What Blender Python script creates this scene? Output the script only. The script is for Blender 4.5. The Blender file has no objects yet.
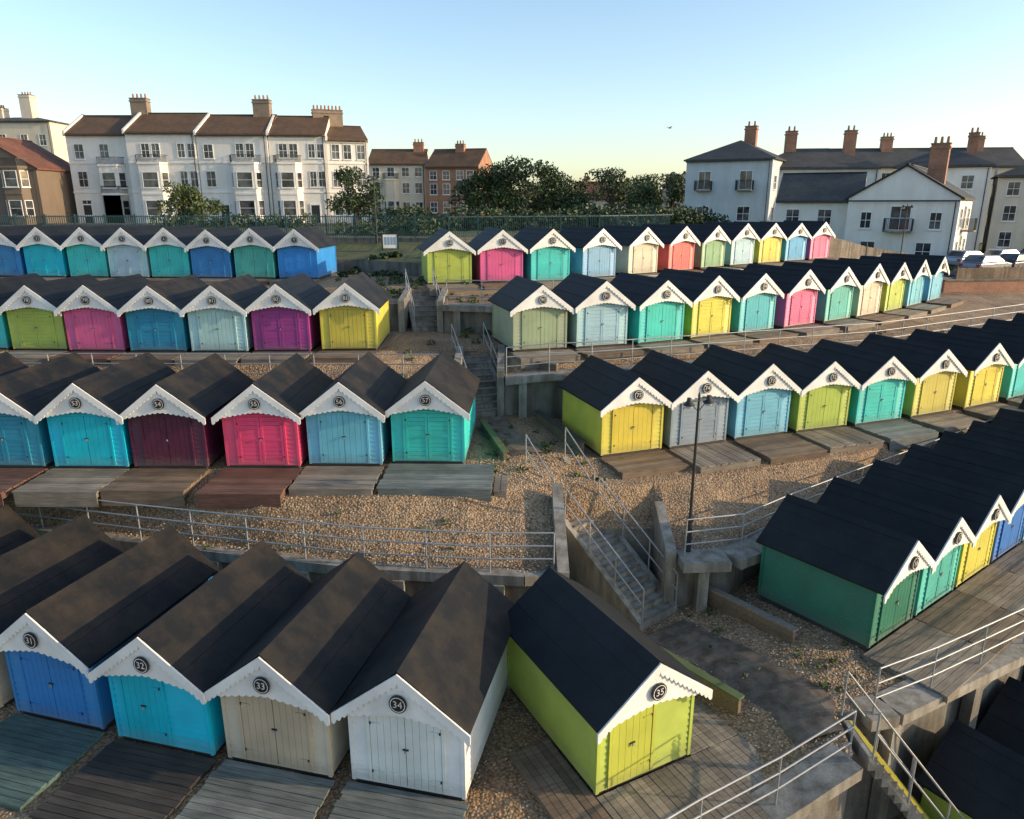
import bpy, math, random
import numpy as np
from mathutils import Vector, Matrix, noise
random.seed(7); np.random.seed(7)
scene = bpy.context.scene
R = math.radians
# ------------------------------------------------------------------ materials
def newmat(name):
    m = bpy.data.materials.new(name); m.use_nodes = True
    nt = m.node_tree; b = nt.nodes['Principled BSDF']
    return m, nt, b
def N(nt, t, **k):
    n = nt.nodes.new(t)
    for a, v in k.items(): setattr(n, a, v)
    return n
def coords(nt, scale=(1,1,1), kind='Object'):
    tc = N(nt,'ShaderNodeTexCoord'); mp = N(nt,'ShaderNodeMapping')
    mp.inputs['Scale'].default_value = scale
    nt.links.new(tc.outputs[kind], mp.inputs['Vector'])
    return mp.outputs['Vector']
def noise_n(nt, vec, scale, detail=4, rough=.55):
    n = N(nt,'ShaderNodeTexNoise'); n.inputs['Scale'].default_value = scale
    n.inputs['Detail'].default_value = detail; n.inputs['Roughness'].default_value = rough
    nt.links.new(vec, n.inputs['Vector']); return n
def ramp(nt, fac, stops):
    r = N(nt,'ShaderNodeValToRGB'); cr = r.color_ramp
    cr.elements[0].position = stops[0][0]; cr.elements[0].color = (*stops[0][1],1)
    cr.elements[1].position = stops[-1][0]; cr.elements[1].color = (*stops[-1][1],1)
    for p,c in stops[1:-1]:
        e = cr.elements.new(p); e.color = (*c,1)
    nt.links.new(fac, r.inputs['Fac']); return r.outputs['Color']
def mix(nt, fac, a, b, mode='MIX'):
    m = N(nt,'ShaderNodeMix', data_type='RGBA', blend_type=mode)
    if isinstance(fac,(int,float)): m.inputs[0].default_value = fac
    else: nt.links.new(fac, m.inputs[0])
    for i,s in ((6,a),(7,b)):
        if isinstance(s,tuple): m.inputs[i].default_value = (*s[:3],1)
        else: nt.links.new(s, m.inputs[i])
    return m.outputs[2]
def bump(nt, b, h, strength=.3, dist=.02):
    n = N(nt,'ShaderNodeBump'); n.inputs['Strength'].default_value = strength
    n.inputs['Distance'].default_value = dist
    nt.links.new(h, n.inputs['Height']); nt.links.new(n.outputs['Normal'], b.inputs['Normal'])
def objvec(nt, v):
    oi = N(nt,'ShaderNodeObjectInfo')
    ad = N(nt,'ShaderNodeVectorMath', operation='ADD'); nt.links.new(v, ad.inputs[0])
    sc = N(nt,'ShaderNodeVectorMath', operation='SCALE'); nt.links.new(oi.outputs['Location'], sc.inputs[0]); sc.inputs['Scale'].default_value = 1.7
    nt.links.new(sc.outputs[0], ad.inputs[1]); return ad.outputs[0]
_paint = {}
def paint(c, rough=.5, name='paint'):
    k = (c, rough)
    if k in _paint: return _paint[k]
    m, nt, b = newmat(name)
    v = objvec(nt, coords(nt))
    n1 = noise_n(nt, v, 1.3, 4); n2 = noise_n(nt, objvec(nt, coords(nt,(1,1,6))), 9, 4)
    f = ramp(nt, n1.outputs['Fac'], [(.3,(.8,.8,.8)),(.7,(1.05,1.05,1.05))])
    col = mix(nt, 1.0, c, f, 'MULTIPLY')
    g = ramp(nt, n2.outputs['Fac'], [(.58,(0,0,0)),(.8,(1,1,1))])
    gg = N(nt,'ShaderNodeMath', operation='MULTIPLY'); nt.links.new(g, gg.inputs[0]); gg.inputs[1].default_value=.22
    col = mix(nt, gg.outputs[0], col, (.32,.31,.28))
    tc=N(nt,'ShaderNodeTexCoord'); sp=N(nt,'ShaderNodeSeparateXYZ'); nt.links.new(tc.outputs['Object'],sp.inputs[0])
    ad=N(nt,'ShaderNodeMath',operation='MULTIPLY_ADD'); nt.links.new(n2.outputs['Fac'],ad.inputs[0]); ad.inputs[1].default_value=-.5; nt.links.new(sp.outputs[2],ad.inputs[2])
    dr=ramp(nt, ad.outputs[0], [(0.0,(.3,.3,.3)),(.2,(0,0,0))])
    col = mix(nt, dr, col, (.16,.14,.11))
    nt.links.new(col, b.inputs['Base Color']); b.inputs['Roughness'].default_value = rough
    bump(nt, b, n2.outputs['Fac'], .12, .01)
    _paint[k] = m; return m
def felt(name, c1, c2, lo=.4, hi=.7):
    m, nt, b = newmat(name); v = objvec(nt, coords(nt))
    n1 = noise_n(nt, v, 1.1, 6, .65); n2 = noise_n(nt, v, 60, 2)
    col = ramp(nt, n1.outputs['Fac'], [(lo,c1),(hi,c2)])
    s = ramp(nt, n2.outputs['Fac'], [(.3,(.7,.7,.7)),(.7,(1.25,1.25,1.25))])
    col = mix(nt, 1.0, col, s, 'MULTIPLY')
    nt.links.new(col, b.inputs['Base Color']); b.inputs['Roughness'].default_value = .62
    b.inputs['Specular IOR Level'].default_value = .28
    bump(nt, b, n2.outputs['Fac'], .3, .01); return m
FELT_A = felt('roof_felt_black', (.006,.008,.010), (.014,.016,.018))
FELT_B = felt('roof_felt_lichen', (.008,.009,.010), (.05,.037,.024), .42, .82)
def woodmat(name, c1, c2, along=0):
    m, nt, b = newmat(name)
    sc = (2,25,25) if along==0 else (25,2,25)
    v = objvec(nt, coords(nt, sc)); n1 = noise_n(nt, v, 1.0, 5, .6); n0 = noise_n(nt, objvec(nt, coords(nt)), 1.2, 4)
    geo = N(nt,'ShaderNodeNewGeometry')
    col = ramp(nt, geo.outputs['Random Per Island'], [(0,c1),(1,c2)])
    g = ramp(nt, n1.outputs['Fac'], [(.25,(.5,.5,.5)),(.65,(1.15,1.15,1.15))])
    col = mix(nt, 1.0, col, g, 'MULTIPLY')
    g2 = ramp(nt, n0.outputs['Fac'], [(.3,(.62,.62,.62)),(.7,(1.1,1.1,1.05))])
    col = mix(nt, 1.0, col, g2, 'MULTIPLY')
    nt.links.new(col, b.inputs['Base Color']); b.inputs['Roughness'].default_value = .75
    bump(nt, b, n1.outputs['Fac'], .4, .01); return m
WOODS = [woodmat('wood_grey',(.18,.15,.12),(.33,.28,.225)), woodmat('wood_dark',(.035,.03,.026),(.08,.068,.055)),
         woodmat('wood_red',(.12,.055,.04),(.2,.11,.08)), woodmat('wood_bluegrey',(.14,.16,.155),(.25,.27,.25)),
         woodmat('wood_brown',(.14,.095,.065),(.26,.19,.13)), woodmat('wood_green',(.06,.11,.105),(.11,.17,.15))]
def shingle():
    m, nt, b = newmat('shingle'); v = coords(nt)
    vo = N(nt,'ShaderNodeTexVoronoi'); vo.inputs['Scale'].default_value = 17; nt.links.new(v, vo.inputs['Vector'])
    vo2 = N(nt,'ShaderNodeTexVoronoi'); vo2.inputs['Scale'].default_value = 38; nt.links.new(v, vo2.inputs['Vector'])
    sep = N(nt,'ShaderNodeSeparateColor'); nt.links.new(vo.outputs['Color'], sep.inputs[0])
    sep2 = N(nt,'ShaderNodeSeparateColor'); nt.links.new(vo2.outputs['Color'], sep2.inputs[0])
    st = [(0,(.15,.09,.048)),(.25,(.34,.215,.115)),(.5,(.45,.31,.175)),(.75,(.53,.39,.25)),(.9,(.28,.21,.145)),(1,(.68,.56,.40))]
    c1 = ramp(nt, sep.outputs[0], st); c2 = ramp(nt, sep2.outputs[1], st)
    n1 = noise_n(nt, v, .5, 6)
    col = mix(nt, .5, c1, c2)
    d = ramp(nt, vo.outputs['Distance'], [(.3,(1,1,1)),(.8,(.6,.53,.46))])
    col = mix(nt, 1.0, col, d, 'MULTIPLY')
    d2 = ramp(nt, n1.outputs['Fac'], [(.32,(.62,.58,.54)),(.55,(.95,.94,.92)),(.7,(1.12,1.08,1.0))])
    col = mix(nt, 1.0, col, d2, 'MULTIPLY')
    nt.links.new(col, b.inputs['Base Color']); b.inputs['Roughness'].default_value = .85
    inv = N(nt,'ShaderNodeMath', operation='MULTIPLY_ADD'); nt.links.new(vo.outputs['Distance'], inv.inputs[0]); inv.inputs[1].default_value=-1; inv.inputs[2].default_value=1
    bump(nt, b, inv.outputs[0], .8, .04); return m
SHINGLE = shingle()
def concrete(name='concrete', a=(.17,.165,.155), c=(.36,.35,.32)):
    m, nt, b = newmat(name); v = coords(nt)
    n1 = noise_n(nt, v, .9, 8, .65); n2 = noise_n(nt, v, 25, 4); n3 = noise_n(nt, coords(nt,(3,3,.5)), 1.2, 4)
    col = ramp(nt, n1.outputs['Fac'], [(.3,a),(.7,c)])
    g = ramp(nt, n2.outputs['Fac'], [(.3,(.8,.8,.8)),(.7,(1.1,1.1,1.1))]); col = mix(nt,1.0,col,g,'MULTIPLY')
    g = ramp(nt, n3.outputs['Fac'], [(.35,(.55,.52,.47)),(.6,(1,1,1))]); col = mix(nt,1.0,col,g,'MULTIPLY')
    nt.links.new(col, b.inputs['Base Color']); b.inputs['Roughness'].default_value=.85
    bump(nt, b, n2.outputs['Fac'], .3, .01); return m
CONC = concrete('concrete',(.14,.13,.112),(.29,.265,.225)); CONC2 = concrete('concrete_light',(.22,.205,.175),(.40,.375,.325))
def flatmat(name, c, rough=.6, metal=0, var=.15, scale=3):
    m, nt, b = newmat(name); v = coords(nt); n1 = noise_n(nt, v, scale, 5)
    f = ramp(nt, n1.outputs['Fac'], [(.3,(1-var,)*3),(.7,(1+var*.6,)*3)])
    nt.links.new(mix(nt,1.0,c,f,'MULTIPLY'), b.inputs['Base Color'])
    b.inputs['Roughness'].default_value=rough; b.inputs['Metallic'].default_value=metal
    bump(nt,b,n1.outputs['Fac'],.1,.01); return m
GALV = flatmat('galvanised_steel',(.36,.37,.375),.5,.4)
BLACK = flatmat('black_paint',(.012,.012,.014),.4)
WHITE = paint((.8,.8,.77),.5,'white_paint')
DARKM = flatmat('dark_metal',(.03,.032,.035),.5,.3)
YELL = flatmat('yellow_nosing',(.6,.48,.05),.6)
ASPH = flatmat('asphalt',(.05,.05,.052),.85,0,.25,8)
PATHM = concrete('worn_path',(.12,.095,.07),(.24,.19,.14))
GREENCAP = flatmat('green_cap',(.09,.13,.05),.8)
def grassmat():
    m, nt, b = newmat('grass'); v=coords(nt); n1=noise_n(nt,v,.7,8,.7); n2=noise_n(nt,v,20,3)
    col=ramp(nt,n1.outputs['Fac'],[(.3,(.05,.07,.02)),(.55,(.09,.1,.035)),(.75,(.17,.14,.07))])
    nt.links.new(col,b.inputs['Base Color']); b.inputs['Roughness'].default_value=.9
    bump(nt,b,n2.outputs['Fac'],.8,.05); return m
GRASS=grassmat()
def leafmat(name,c1,c2):
    m, nt, b = newmat(name); geo=N(nt,'ShaderNodeNewGeometry')
    col=ramp(nt,geo.outputs['Random Per Island'],[(0,c1),(1,c2)])
    nt.links.new(col,b.inputs['Base Color']); b.inputs['Roughness'].default_value=.6
    return m
LEAF=leafmat('foliage',(.016,.032,.01),(.06,.095,.025)); LEAF2=leafmat('foliage_light',(.035,.06,.015),(.10,.13,.04))
BARK=flatmat('bark',(.06,.045,.035),.9)
def tilemat(name,c1,c2,sc=2.6):
    m, nt, b = newmat(name); v=coords(nt)
    br=N(nt,'ShaderNodeTexBrick'); br.inputs['Scale'].default_value=sc; br.inputs['Color1'].default_value=(*c1,1); br.inputs['Color2'].default_value=(*c2,1)
    br.inputs['Mortar'].default_value=(c1[0]*.4,c1[1]*.4,c1[2]*.4,1); br.inputs['Mortar Size'].default_value=.03
    nt.links.new(v,br.inputs['Vector']); n1=noise_n(nt,v,.5,6,.7)
    f=ramp(nt,n1.outputs['Fac'],[(.3,(.6,.6,.6)),(.7,(1.35,1.25,1.1))])
    nt.links.new(mix(nt,1.0,br.outputs['Color'],f,'MULTIPLY'),b.inputs['Base Color']); b.inputs['Roughness'].default_value=.8
    bump(nt,b,br.outputs['Fac'],-.3,.03); return m
TILE_BR=tilemat('brown_roof_tiles',(.11,.065,.035),(.17,.10,.05)); TILE_RED=tilemat('red_roof_tiles',(.17,.07,.045),(.24,.1,.06))
SLATE=tilemat('slate_roof',(.055,.06,.062),(.085,.088,.09))
def brickmat(name,c1,c2):
    m, nt, b = newmat(name)
    tc=N(nt,'ShaderNodeTexCoord'); sp=N(nt,'ShaderNodeSeparateXYZ'); nt.links.new(tc.outputs['Object'],sp.inputs[0])
    ad=N(nt,'ShaderNodeMath',operation='ADD'); nt.links.new(sp.outputs[0],ad.inputs[0]); nt.links.new(sp.outputs[1],ad.inputs[1])
    cb=N(nt,'ShaderNodeCombineXYZ'); nt.links.new(ad.outputs[0],cb.inputs[0]); nt.links.new(sp.outputs[2],cb.inputs[1])
    br=N(nt,'ShaderNodeTexBrick'); br.inputs['Scale'].default_value=4.4; br.inputs['Color1'].default_value=(*c1,1); br.inputs['Color2'].default_value=(*c2,1)
    br.inputs['Mortar'].default_value=(.3,.27,.23,1); br.inputs['Mortar Size'].default_value=.015
    nt.links.new(cb.outputs[0],br.inputs['Vector']); n1=noise_n(nt,tc.outputs['Object'],.8,5)
    f=ramp(nt,n1.outputs['Fac'],[(.3,(.75,.75,.75)),(.7,(1.15,1.15,1.15))])
    nt.links.new(mix(nt,1.0,br.outputs['Color'],f,'MULTIPLY'),b.inputs['Base Color']); b.inputs['Roughness'].default_value=.85
    return m
BRICK=brickmat('red_brick',(.32,.13,.07),(.42,.2,.11)); BRICK2=brickmat('brown_brick',(.2,.15,.11),(.3,.22,.15))
def renderwall(name,c):
    m, nt, b = newmat(name); v=coords(nt); n1=noise_n(nt,v,.35,7,.7); n3=noise_n(nt,coords(nt,(1.2,1.2,.2)),1.0,6,.7); n2=noise_n(nt,v,30,3)
    f=ramp(nt,n1.outputs['Fac'],[(.3,(.88,.87,.85)),(.7,(1.05,1.05,1.05))]); g=ramp(nt,n3.outputs['Fac'],[(.3,(.88,.86,.83)),(.6,(1,1,1))])
    col=mix(nt,1.0,mix(nt,1.0,c,f,'MULTIPLY'),g,'MULTIPLY')
    nt.links.new(col,b.inputs['Base Color']); b.inputs['Roughness'].default_value=.85; bump(nt,b,n2.outputs['Fac'],.2,.01); return m
RW_WHITE=renderwall('white_render',(.82,.79,.74)); RW_GREY=renderwall('pale_grey_render',(.55,.6,.62)); RW_CREAM=renderwall('cream_render',(.7,.62,.5))
RW_BROWN=renderwall('pebbledash_brown',(.19,.145,.11))
def glassmat():
    m, nt, b = newmat('window_glass'); v=objvec(nt,coords(nt)); n1=noise_n(nt,v,.7,2)
    nt.links.new(ramp(nt,n1.outputs['Fac'],[(.4,(.02,.025,.03)),(.65,(.14,.14,.14))]),b.inputs['Base Color'])
    b.inputs['Roughness'].default_value=.08; return m
GLASS=glassmat()
# ------------------------------------------------------------------ mesh builder
class MB:
    def __init__(s): s.v=[]; s.f=[]; s.m=[]
    def face(s,pts,mi=0):
        i=len(s.v); s.v+= [tuple(p) for p in pts]; s.f.append(tuple(range(i,i+len(pts)))); s.m.append(mi)
    def hexa(s,p,mi=0):
        i=len(s.v); s.v+=[tuple(q) for q in p]
        for f in ((0,3,2,1),(4,5,6,7),(0,1,5,4),(1,2,6,5),(2,3,7,6),(3,0,4,7)):
            s.f.append(tuple(i+k for k in f)); s.m.append(mi)
    def box(s,x0,x1,y0,y1,z0,z1,mi=0):
        s.hexa([(x0,y0,z0),(x1,y0,z0),(x1,y1,z0),(x0,y1,z0),(x0,y0,z1),(x1,y0,z1),(x1,y1,z1),(x0,y1,z1)],mi)
    def obox(s,o,ux,n,u0,u1,n0,n1,z0,z1,mi=0):
        P=lambda u,d,z:(o[0]+ux[0]*u+n[0]*d,o[1]+ux[1]*u+n[1]*d,z)
        s.hexa([P(u0,n1,z0),P(u1,n1,z0),P(u1,n0,z0),P(u0,n0,z0),P(u0,n1,z1),P(u1,n1,z1),P(u1,n0,z1),P(u0,n0,z1)],mi)
    def prism(s,poly,z0,z1,mi=0):
        n=len(poly); i=len(s.v)
        s.v+=[(p[0],p[1],z0) for p in poly]+[(p[0],p[1],z1) for p in poly]
        s.f.append(tuple(i+k for k in reversed(range(n)))); s.m.append(mi)
        s.f.append(tuple(i+n+k for k in range(n))); s.m.append(mi)
        for k in range(n):
            k2=(k+1)%n; s.f.append((i+k,i+k2,i+n+k2,i+n+k)); s.m.append(mi)
    def tube(s,a,b,r0,r1,n=8,mi=0):
        a=Vector(a); b=Vector(b); d=(b-a).normalized(); q=d.to_track_quat('Z','Y'); i=len(s.v)
        for c,r in ((a,r0),(b,r1)):
            for k in range(n):
                t=2*math.pi*k/n; s.v.append(tuple(c+q@Vector((r*math.cos(t),r*math.sin(t),0))))
        for k in range(n):
            k2=(k+1)%n; s.f.append((i+k,i+k2,i+n+k2,i+n+k)); s.m.append(mi)
        s.f.append(tuple(i+k for k in reversed(range(n)))); s.m.append(mi)
        s.f.append(tuple(i+n+k for k in range(n))); s.m.append(mi)
    def mesh(s,name,mats):
        me=bpy.data.meshes.new(name); me.from_pydata(s.v,[],s.f)
        for m in mats: me.materials.append(m)
        me.polygons.foreach_set('material_index',s.m); me.update(); return me
    def obj(s,name,mats,parent=None,loc=(0,0,0),rot=0):
        return mkobj(name,s.mesh(name,mats),parent,loc,rot)
def mkobj(name,data,parent=None,loc=(0,0,0),rot=0):
    o=bpy.data.objects.new(name,data); scene.collection.objects.link(o)
    o.location=loc; o.rotation_euler=(0,0,rot)
    if parent: o.parent=parent
    return o
def empty(name,loc,rot=0):
    return mkobj(name,None,None,loc,rot)
# ------------------------------------------------------------------ rows of huts (world metres)
def sm(x,a,b):
    t=min(1,max(0,(x-a)/(b-a))); return t*t*(3-2*t)
z1=lambda x: .5*sm(x,3.8,6.8)
z2=lambda x: 3.0-.3*sm(x,0,3)
z3=lambda x: 4.9
z4=lambda x: 6.5-1.5*sm(x,23,28)
BEI=(.56,.48,.36);LIME=(.43,.52,.09);YEL=(.64,.56,.075);TUR=(.04,.56,.52);CYA=(.0,.48,.66);BLU=(.03,.22,.52);LBL=(.16,.47,.64);PNK=(.7,.12,.31);RED=(.7,.12,.12)
MAR=(.085,.010,.038);PUR=(.32,.04,.22);TEA=(.02,.26,.38);PAL=(.4,.62,.64);SAG=(.33,.38,.25);DGR=(.015,.15,.10);GRB=(.24,.31,.37);CRM=(.64,.6,.45);WHT=(.8,.8,.78);MIN=(.07,.45,.37);OLV=(.54,.5,.1)
L1=[(-1.87,10.64,WHT,34),(-4.36,11.17,BEI,33),(-6.75,11.72,CYA,32),(-9.25,12.45,BLU,31),(-11.75,13.1,BEI,30),(-14.2,13.8,TUR,29),(-16.7,14.5,PNK,28)]
L2=[(-2.4,19.6,TUR,57),(-4.75,19.4,LBL,56),(-7.05,19.25,(.76,.07,.17),55),(-9.65,19.2,MAR,54),(-11.9,19.2,CYA,53),(-14.3,19.25,TEA,52),(-16.7,19.4,LIME,51),(-19.1,19.6,BLU,50)]
L3=[(-6.1,26.7,YEL,83),(-8.55,26.45,PUR,82),(-10.85,26.35,PAL,81),(-13.15,26.4,TEA,80),(-15.5,26.5,PNK,79),(-17.75,26.7,LIME,78),(-20.1,26.9,TUR,77),(-22.4,27.1,BLU,76)]
L4=[(-10.9,37.3,(.03,.26,.66),9),(-13.15,37.4,MIN,8),(-15.4,37.5,BLU,7),(-17.6,37.7,TUR,6),(-19.8,37.8,PAL,5),(-22.0,38.0,TUR,4),(-24.3,38.1,CYA,3),(-26.6,38.3,BLU,2),(-28.9,38.4,LIME,1)]
R1=[(8.86+1.79*k,14.8+1.35*k,c,16+k) for k,c in enumerate([DGR,MIN,YEL,(.02,.16,.5),LBL,LIME,TUR,PNK,LBL,YEL])]
R2=[(3.73,21.3,YEL,75),(6.0,22.1,GRB,74),(8.34,23.0,LBL,73),(10.7,23.8,LIME,72),(13.05,24.6,TUR,71),(15.5,25.6,OLV,70),(18.1,26.8,YEL,69),(20.6,28.2,TUR,68),(23.1,29.7,LBL,67),(25.5,31.3,PNK,66)]
R3=[(1.05,26.7,SAG,90),(3.45,27.4,PAL,91),(5.9,28.3,TUR,92),(8.2,29.55,YEL,93),(10.5,30.8,(.04,.45,.5),94),(12.9,32.2,PNK,95),(15.3,33.8,MIN,96),(17.5,35.4,CRM,97),(19.6,37.1,LIME,98),(21.7,39.0,LBL,99),(24.0,41.2,LBL,100)]
R4=[(-2.98,34.9,LIME,10),(-.5,35.5,PNK,11),(1.9,36.3,TUR,12),(4.5,37.9,(.2,.42,.65),13),(7.1,39.8,CRM,14),(9.6,41.7,RED,15),(12.0,43.9,(.2,.38,.22),16),(14.3,45.7,PAL,17),(16.6,47.4,YEL,18),(18.9,49.1,(.04,.35,.62),19),(21.2,50.8,PNK,20)]
def tang(row,i):
    a=row[max(0,i-1)]; b=row[min(len(row)-1,i+1)]
    return math.atan2(b[1]-a[1],b[0]-a[0])
def PL(pts):
    xs=[p[0] for p in pts]; ys=[p[1] for p in pts]
    return lambda x: float(np.interp(x,xs,ys))
E0=PL([(-40,11),(-14,9.2),(-5,7.4),(2,8.6),(3.3,9.7),(6.35,11.1),(6.5,12.2),(7.4,12.25),(11.7,14.5),(25,24.4),(60,45)])
E1=PL([(-40,22.6),(-17,19.0),(-9,17.0),(-3.5,15.8),(.6,15.4),(1.15,15.6),(1.3,18.0),(4.0,18.3),(4.2,16.8),(5.6,16.9),(7.1,18.1),(17,25.1),(25,30.5),(60,52)])
E2=PL([(-40,25.5),(-20,24.2),(-2.1,24.0),(-1.9,27.2),(-.5,27.3),(-.3,24.7),(2.9,25.0),(15.2,29.3),(25,35),(60,56)])
E3=PL([(-40,33),(-20,31.6),(-4.9,31.2),(-4.7,33.4),(-3.2,33.4),(-3,31),(0,30.4),(5.5,32.2),(11.2,35.8),(17.5,40.4),(22.3,45),(30,52),(60,70)])
E4=PL([(-40,43),(-9,42),(-4.5,38.9),(1,40),(6,43.5),(13,49.2),(19.5,54.2),(28,58),(60,74)])
F2=PL([(-40,23.5),(-19,19.5),(-10,19.1),(-1.2,19.7),(.5,20.4),(3.7,21.2),(13,24.5),(20.7,28.1),(25.6,31.2),(60,53)])
F3=PL([(-40,28.5),(-20,26.8),(-10,26.3),(-5,26.6),(-2.5,28.6),(-.5,28.6),(.3,26.7),(5.9,28.2),(12.8,32.0),(19.5,36.9),(24.4,41.5),(60,63)])
F4=PL([(-40,39),(-22,37.9),(-9.5,37.2),(-4,34.9),(1.8,36.2),(7.3,39.8),(14.3,45.6),(21.2,50.6),(60,72)])
zE1=lambda x: 1.75-.15*sm(x,0,5)
zE2=lambda x: 4.3+.25*sm(x,-2,2)
zE3=lambda x: 6.1-1.1*sm(x,23,28)
zE4=lambda x: 7.2-2.2*sm(x,22,30)
ztop=lambda x: 7.9-3.0*sm(x,22,32)
def profile(x):
    e0,e1,e2,e3,e4=E0(x),E1(x),E2(x),E3(x),E4(x); f2,f3,f4=F2(x),F3(x),F4(x)
    S=0;C=1;G=2
    q1=max(f2-1.95,e1+.9); q2=max(f3-1.4,e2+.7); q3=max(f4-1.4,e3+.7)
    p=[(-2500,-3.2,S,1),(-60,-3.0,S,3),(e0-9,-2.8,S,5),(e0,-2.7,C,1),(e0+.02,z1(x),S,12),(e1,z1(x),C,1),
       (e1+.02,zE1(x),C if x>4.1 else S,1),(e1+.3,zE1(x)+.05,S,6),(q1,z2(x)-.16,S,3),(max(f2,q1+.3),z2(x),S,4),(max(e2,f2+.6,q1+.4),z2(x),C,1),
       (e2+.02,zE2(x),C if x>0 else S,1),(e2+.5,zE2(x),S,4),(q2,z3(x)-.12,S,2),(max(f3,q2+.3),z3(x),S,4),(max(e3,f3+.6,q2+.4),z3(x),C,1),
       (e3+.02,zE3(x),C if x>0 else S,1),(e3+.5,zE3(x),S,4),(q3,z4(x)-.12,S,2),(max(f4,q3+.3),z4(x),S,4),(max(e4,f4+.6,q3+.4),z4(x),C,1),
       (e4+.02,zE4(x),G,4),(e4+6,ztop(x),G,6),(e4+40,ztop(x),G,6),(400,ztop(x),G,4),(4000,ztop(0) if abs(x)>200 else ztop(x),G,1)]
    out=[p[0]]
    for a in p[1:]:
        y=a[0] if a[0]>out[-1][0]+.01 else out[-1][0]+.01
        out.append((y,)+a[1:])
    return out
def gz(x,y):
    p=profile(x)
    for a,b in zip(p,p[1:]):
        if a[0]<=y<=b[0]: return a[1]+(b[1]-a[1])*(y-a[0])/max(1e-6,b[0]-a[0])
    return 0
xs=[-4000,-1000,-300,-120,-70,-50]+list(np.arange(-40,45.01,.15))+[50,60,80,120,300,1000,4000]
grid=[]
for x in xs:
    x=float(x); p=profile(x); col=[]; mm=[]
    for a,b in zip(p,p[1:]):
        for k in range(a[3]):
            t=k/a[3]; y=a[0]+(b[0]-a[0])*t; z=a[1]+(b[1]-a[1])*t
            if k>0 and a[2]!=1 and a[3]>1: z+= .06*noise.noise(Vector((x*.8,y*.8,0)))+.03*noise.noise(Vector((x*3,y*3,5)))
            col.append((x,y,z)); mm.append(a[2])
    col.append((x,p[-1][0],p[-1][1])); mm.append(2); grid.append((col,mm))
nc=len(grid[0][0]); V=[v for g in grid for v in g[0]]; Fc=[]; Mi=[]
for i in range(len(grid)-1):
    for j in range(nc-1):
        Fc.append((i*nc+j,(i+1)*nc+j,(i+1)*nc+j+1,i*nc+j+1)); Mi.append(grid[i+1][1][j])
me=bpy.data.meshes.new('ground'); me.from_pydata(V,[],Fc)
for m in (SHINGLE,CONC,GRASS): me.materials.append(m)
me.polygons.foreach_set('material_index',Mi); me.update(); mkobj('ground',me)
# concrete wing walls at the stair openings
def wing(x0,x1,y0,y1,zb,za,zc_):
    m=MB(); m.hexa([(x0,y0,zb),(x1,y0,zb),(x1,y1,zb),(x0,y1,zb),(x0,y0,za),(x1,y0,za),(x1,y1,zc_),(x0,y1,zc_)]); m.obj('concrete_wing_wall',[CONC2])
wing(1.08,1.36,15.3,18.2,-.2,1.9,3.0); wing(3.95,4.22,16.7,18.5,-.2,1.72,2.35)
wing(-2.13,-1.87,23.9,27.4,2.8,4.45,5.0); wing(-.53,-.27,24.6,27.4,2.8,4.66,5.05)
wing(-4.93,-4.67,31.1,33.6,4.6,6.25,6.55); wing(-3.23,-2.97,30.9,33.6,4.6,6.25,6.55)
# worn paths
def path(pts,wd,name='path'):
    m=MB(); P=[Vector(p) for p in pts]; S=[]
    for a,b in zip(P,P[1:]):
        k=max(2,int((b-a).length/.3))
        for i in range(k): S.append(a+(b-a)*i/k)
    S.append(P[-1]); pr=None
    for i,s in enumerate(S):
        d=(S[min(i+1,len(S)-1)]-S[max(i-1,0)]).normalized(); n=Vector((d.y,-d.x)); row=[]
        for t in (-1,-.5,0,.5,1):
            q=s+n*(wd/2*t); row.append((q.x,q.y,gz(q.x,q.y)+.065-.05*abs(t)**4))
        if pr:
            for j in range(4): m.face([pr[j],pr[j+1],row[j+1],row[j]])
        pr=row
    m.obj(name,[PATHM])
path([(-.8,24.3),(-.45,22.6),(.6,20.6)],1.25); path([(3.9,15.9),(5.0,14.2),(5.9,12.7),(6.1,11.6)],1.3)
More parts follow.
